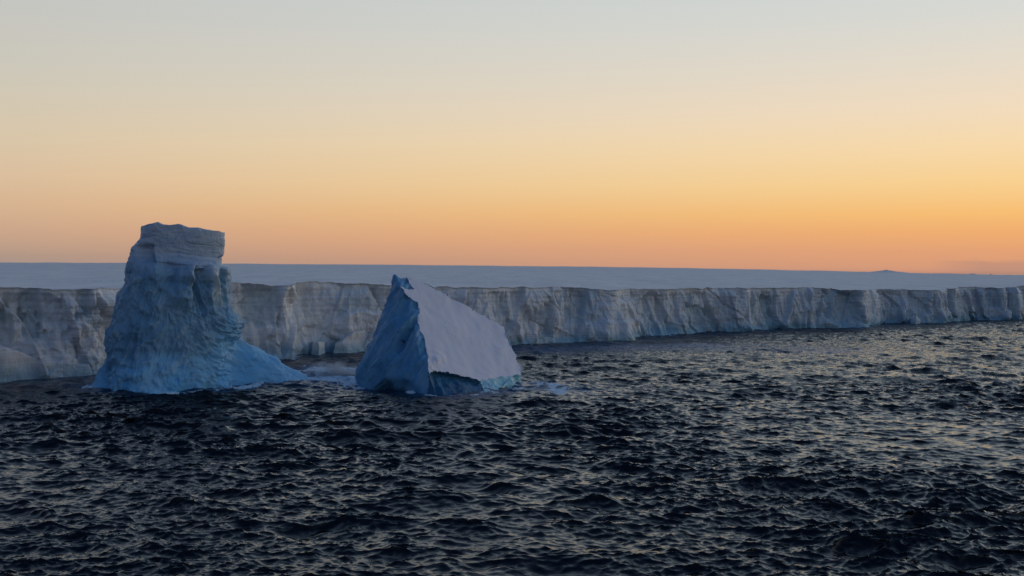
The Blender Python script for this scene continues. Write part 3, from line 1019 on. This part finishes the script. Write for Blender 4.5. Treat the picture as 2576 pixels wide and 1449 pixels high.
rough_block("ice_slab", px_plan([(-60, 962), (10, 958), (80, 952), (150, 948), (235, 943), (235, 930), (100, 934), (-60, 944)]),
            [11.5, 11.5, 7.5, 4.8, 3.4, 4.0, 7.5, 12.5], M_CLIFF, "smooth grey ice ramp sloping down to the right against the cliff, left of the tower iceberg", "ice slab", None, 3, .5, 1.1)
rough_block("ice_block", px_plan([(783, 893), (800, 894), (818, 890), (820, 884), (786, 884)]), [5.0, 6.2, 5.4, 5.0, 5.6], M_CLIFF,
            "upright squarish block at the foot of the cliff, in the gap between the two icebergs", "ice block", None, 5, .4, .8)
rough_block("fallen_ice", px_plan([(838, 890), (880, 889), (935, 884), (960, 880), (955, 868), (850, 874)]), [4.5, 8.5, 11.0, 10.0, 9.0, 5.5], M_CLIFF,
            "rounded slumped ice mass low on the cliff, touching the pointed iceberg's left outline", "ice block", None, 7, .8, .9)
rough_block("ice_block", px_plan([(2290, 815), (2304, 815.5), (2314, 813), (2312, 808), (2292, 809)]), [4.0, 6.0, 3.0, 3.0, 4.0], M_CLIFF,
            "small dark rounded lump at the far cliff's waterline, right part of the photo", "ice block", None, 9, .7, 1.2)

# ------------------------------------------------------------------ the sea
rng = np.random.default_rng(7)


def ocean_tile(L, n, lam_min, lam_max, wind_deg, spread, lam_peak, hs, seed, choppy, power=4):
    rg = np.random.default_rng(seed)
    k1 = 2 * np.pi * np.fft.fftfreq(n, L / n)
    kx, ky = np.meshgrid(k1, k1, indexing='ij')
    k = np.hypot(kx, ky)
    k[0, 0] = 1e-6
    kp = 2 * np.pi / lam_peak
    ph = np.exp(-1.25 * (kp / k) ** 2) / k ** 3.7
    w = math.radians(wind_deg)
    cosd = (kx * math.cos(w) + ky * math.sin(w)) / k
    ph *= (spread + (1 - spread) * cosd ** power)
    ph *= (k > 2 * np.pi / lam_max) & (k < 2 * np.pi / lam_min)
    a = np.sqrt(ph) * (rg.normal(size=k.shape) + 1j * rg.normal(size=k.shape))
    h = np.fft.ifft2(a).real
    s = hs / 4 / h.std()
    hx = np.fft.ifft2(a * -1j * kx / k).real * s * choppy
    hy = np.fft.ifft2(a * -1j * ky / k).real * s * choppy
    return h * s, hx, hy


def sample(tile, L, x, y):
    n = tile.shape[0]
    fx, fy = (x / L * n) % n, (y / L * n) % n
    ix, iy = np.floor(fx).astype(int), np.floor(fy).astype(int)
    fx, fy = fx - ix, fy - iy
    ix %= n
    iy %= n
    jx, jy = (ix + 1) % n, (iy + 1) % n
    return (tile[ix, iy] * (1 - fx) + tile[jx, iy] * fx) * (1 - fy) + (tile[ix, jy] * (1 - fx) + tile[jx, jy] * fx) * fy


WIND = 82
tA = ocean_tile(420.0, 1024, 1.5, 200, WIND, .05, 22.0, 1.9, 11, 1.15)
tB = ocean_tile(57.0, 512, .40, 2.6, WIND - .6 * 57.3 + 8, .10, 8.0, .30, 12, 1.0)
tC = ocean_tile(640.0, 256, 30, 130, 104, .01, 58.0, .95, 13, 1.0)
HALF = 29.0
a_in = np.radians(np.linspace(-HALF, HALF, 760))
a_mid = np.radians(np.linspace(HALF, 46, 75)[1:])
a_mid2 = 2 * np.pi - a_mid[::-1]
a_out = np.radians(np.linspace(46, 314, 70)[1:-1])
ang = np.concatenate([a_in, a_mid, a_out, a_mid2])
rr = [30.0, 60, 90, 110, 120]
q = 128.0
while q < 1150:
    rr.append(q)
    q *= 1.0016 if q < 420 else 1.0026
while q < 15000:
    rr.append(q)
    q *= 1.06
rr = np.array(rr)
A, Rr = np.meshgrid(ang, rr, indexing='ij')
x0, y0 = Rr * np.sin(A), Rr * np.cos(A)
fade = (1 - sstep(1000, 1800, Rr)) * sstep(100, 128, Rr)
hA, dxA, dyA = (sample(t_, 420.0, x0, y0) for t_ in tA)
fB = fade * (1 - sstep(300, 700, Rr) * .5)
ca_, sa_ = math.cos(.6), math.sin(.6)
fB = fB * np.clip(.95 + .5 * fbm(x0 / 35, y0 / 70, 0, 3, 403), .45, 1.35)
hB, dxB, dyB = (sample(t_, 57.0, x0 * ca_ + y0 * sa_, -x0 * sa_ + y0 * ca_) for t_ in tB)
gust = .85 + .3 * fbm(x0 / 90, y0 / 90, 0, 2, 401)
hC, dxC, dyC = (sample(t_, 640.0, x0 + 90, y0) for t_ in tC)
hz = fade * (hA * gust + hC) + fB * hB * gust
sx_ = x0 - fade * dxA * gust - fB * (dxB * ca_ - dyB * sa_)
sy_ = y0 - fade * dyA * gust - fB * (dxB * sa_ + dyB * ca_)
jac = hA / tA[0].std()

# foam around the ice and aerated water
def seg_dist(x, y, pts):
    d = np.full(x.shape, 1e9)
    for (x1, y1), (x2, y2) in zip(pts[:-1], pts[1:]):
        vx, vy = x2 - x1, y2 - y1
        t = np.clip(((x - x1) * vx + (y - y1) * vy) / (vx * vx + vy * vy), 0, 1)
        d = np.minimum(d, np.hypot(x - x1 - t * vx, y - y1 - t * vy))
    return d


b1w = px_plan([(215, 970), (240, 978), (311, 979), (361, 985), (408, 989), (501, 986), (568, 979), (640, 970), (701, 961), (751, 946)])
b2w = px_plan([(885, 966), (931, 975), (1003, 977), (1063, 990), (1123, 995), (1196, 993), (1268, 982), (1320, 966)])
gapw = px_plan([(745, 950), (800, 952), (860, 955), (890, 958)])
gap2 = px_plan([(780, 935), (840, 930), (890, 935)])
tail = px_plan([(1310, 968), (1360, 972), (1420, 982)])
clw = [tuple(p[:2]) for p in base_pts[2:-3] + np.array([0, 0, 0])]
slick = px_plan([(1330, 880), (1500, 872), (1700, 871), (1850, 874), (2040, 879)])
near = Rr < 1200
xs_, ys_ = sx_[near], sy_[near]
n_f = fbm(xs_ / 3.5, ys_ / 7, 0, 4, 411)
n_c = fbm(xs_ / 1.1, ys_ / 2.2, 3, 3, 421)
foam = np.zeros_like(xs_)
aer = np.zeros_like(xs_)
for pts, wd, amt in ((b1w, 4.5, .75), (b2w, 4.0, .75), (gapw, 14, 1.5), (gap2, 11, 1.35), (tail, 8, .68)):
    d = seg_dist(xs_, ys_, pts)
    k = np.exp(-(d / wd) ** 2) * amt
    foam = np.maximum(foam, sstep(.35, .95, k + .55 * n_f + .3 * n_c) * sstep(.04, .2, k))
    aer = np.maximum(aer, np.exp(-(d / (wd * 1.6)) ** 2) * .8 * amt)
dcl = seg_dist(xs_, ys_, clw)
kcl = np.exp(-(dcl / 10) ** 2)
foam = np.maximum(foam, sstep(.7, 1.3, kcl * .95 + .5 * n_f + .2 * n_c) * .8)
aer = np.maximum(aer, np.exp(-(dcl / 30) ** 2) * .35)
ds = seg_dist(xs_, ys_, slick)
ks = np.exp(-(ds / 30) ** 2) * (.75 + .35 * fbm(xs_ / 20, ys_ / 40, 0, 2, 431))
aer = np.maximum(aer, ks)
foam = np.maximum(foam, .22 * sstep(.5, 1.1, ks + .5 * n_f))
# a few whitecaps on the highest crests
foam = np.maximum(foam, .35 * sstep(2.9, 3.6, jac[near] + .35 * n_c))
FO = np.zeros(x0.shape)
AE = np.zeros(x0.shape)
FO[near] = foam
AE[near] = np.clip(aer, 0, 1)
# the sea is choppier but lower where the ice shelters it
calm = np.zeros(x0.shape)
calm[near] = np.maximum(.35 * np.exp(-(dcl / 30) ** 2), .2 * ks)
hz = hz * (1 - calm)
# swell humps that run up against the ice
oc = np.stack([sx_, sy_, hz], -1)


def water_material():
    m, t, b = new_mat("dark_polar_sea")
    fo, ae = attr(t, 'foam'), attr(t, 'aerated')
    base = mix(t, ae, (.0006, .0018, .004), (.03, .09, .20))
    fn = obj_noise(t, .8, 7, (.8, .5, 1), .78)
    fnn = M(t, 'DIVIDE', M(t, 'SUBTRACT', fn, .34), .32, clamp=True)
    fm = M(t, 'MULTIPLY', M(t, 'ADD', M(t, 'SUBTRACT', fnn, 1.0), M(t, 'MULTIPLY', fo, .95)), 2.4, clamp=True)
    base = mix(t, fm, base, (.60, .76, .86))
    t.links.new(base, b.inputs['Base Color'])
    t.links.new(M(t, 'ADD', M(t, 'ADD', M(t, 'MULTIPLY', fm, .5), M(t, 'MULTIPLY', ae, .12)), .04), b.inputs['Roughness'])
    b.inputs['IOR'].default_value = 1.33
    p = bump(t, b, obj_noise(t, 1.3, 5, (.5, 1.2, 1), .62, rot=(0, 0, .12)), .35, .12)
    nb = N(t, 'ShaderNodeBump')
    nb.inputs['Strength'].default_value = 1.0
    t.links.new(M(t, 'MULTIPLY', attr(t, 'chop'), 2.6), nb.inputs['Distance'])
    t.links.new(obj_noise(t, .38, 5, (.5, 1.3, 1), .6), nb.inputs['Height'])
    t.links.new(p, nb.inputs['Normal'])
    p = nb.outputs[0]
    bump(t, b, obj_noise(t, 5.0, 4, (.5, 1.2, 1), .6, rot=(0, 0, .1)), .3, .03, p)
    return m


sea = mesh_from("sea", oc.reshape(-1, 3), grid_faces(len(ang), len(rr), True)[:, ::-1], water_material(), None, True, {'foam': FO.ravel(), 'aerated': AE.ravel(), 'chop': sstep(220, 900, Rr).ravel()})
sea['kind'] = 'structure'


# ------------------------------------------------------------------ spray blown off the breaking water
def spray(px, py, w_px, h_px, dens, seed, lean=0.0):
    c = at_z(px, py, 0.0)
    s_ = c[1] / F
    w, h = w_px * s_ / 2, h_px * s_
    n, k = 28, 14
    th_ = np.linspace(0, 2 * np.pi, n, endpoint=False)
    ph_ = np.linspace(-.5 * np.pi, .5 * np.pi, k)
    T_, P_ = np.meshgrid(th_, ph_, indexing='ij')
    q_ = 1 + .25 * fbm(np.cos(T_) * 1.5, np.sin(T_) * 1.5, P_, 2, seed)
    co_ = np.stack([np.cos(T_) * np.cos(P_) * w * q_ + lean * np.sin(P_) * h, np.sin(T_) * np.cos(P_) * w * .45 * q_, np.sin(P_) * h * q_], -1)
    m = bpy.data.materials.new("spray_mist")
    m.use_nodes = True
    t = m.node_tree
    t.nodes.clear()
    out = N(t, 'ShaderNodeOutputMaterial')
    vol = N(t, 'ShaderNodeVolumePrincipled')
    vol.inputs['Color'].default_value = (.85, .9, .95, 1)
    nn = obj_noise(t, .22, 4, (1, 1, 1.3), .6)
    tcx = N(t, 'ShaderNodeTexCoord')
    mpx = N(t, 'ShaderNodeMapping')
    mpx.inputs['Scale'].default_value = (1 / w, 1 / (w * .45), 1 / h)
    t.links.new(tcx.outputs['Object'], mpx.inputs[0])
    vl = N(t, 'ShaderNodeVectorMath', operation='LENGTH')
    t.links.new(mpx.outputs[0], vl.inputs[0])
    fall = M(t, 'SUBTRACT', 1.0, vl.outputs['Value'], clamp=True)
    d_ = M(t, 'MULTIPLY', M(t, 'MULTIPLY', fall, ramp(t, nn, [(.40, (0, 0, 0)), (.7, (1, 1, 1))])), dens)
    t.links.new(d_, vol.inputs['Density'])
    t.links.new(vol.outputs[0], out.inputs['Volume'])
    o = mesh_from("sea_spray", co_.reshape(-1, 3), grid_faces(n, k, True), m, None, True)
    o.location = c
    o['kind'] = 'stuff'
    o['label'] = 'pale mist of spray over the broken water'
    return o


spray(835, 944, 150, 42, 1.8, 5, -.3)
spray(1370, 975, 90, 16, .5, 8)
spray(240, 972, 90, 34, .5, 6)
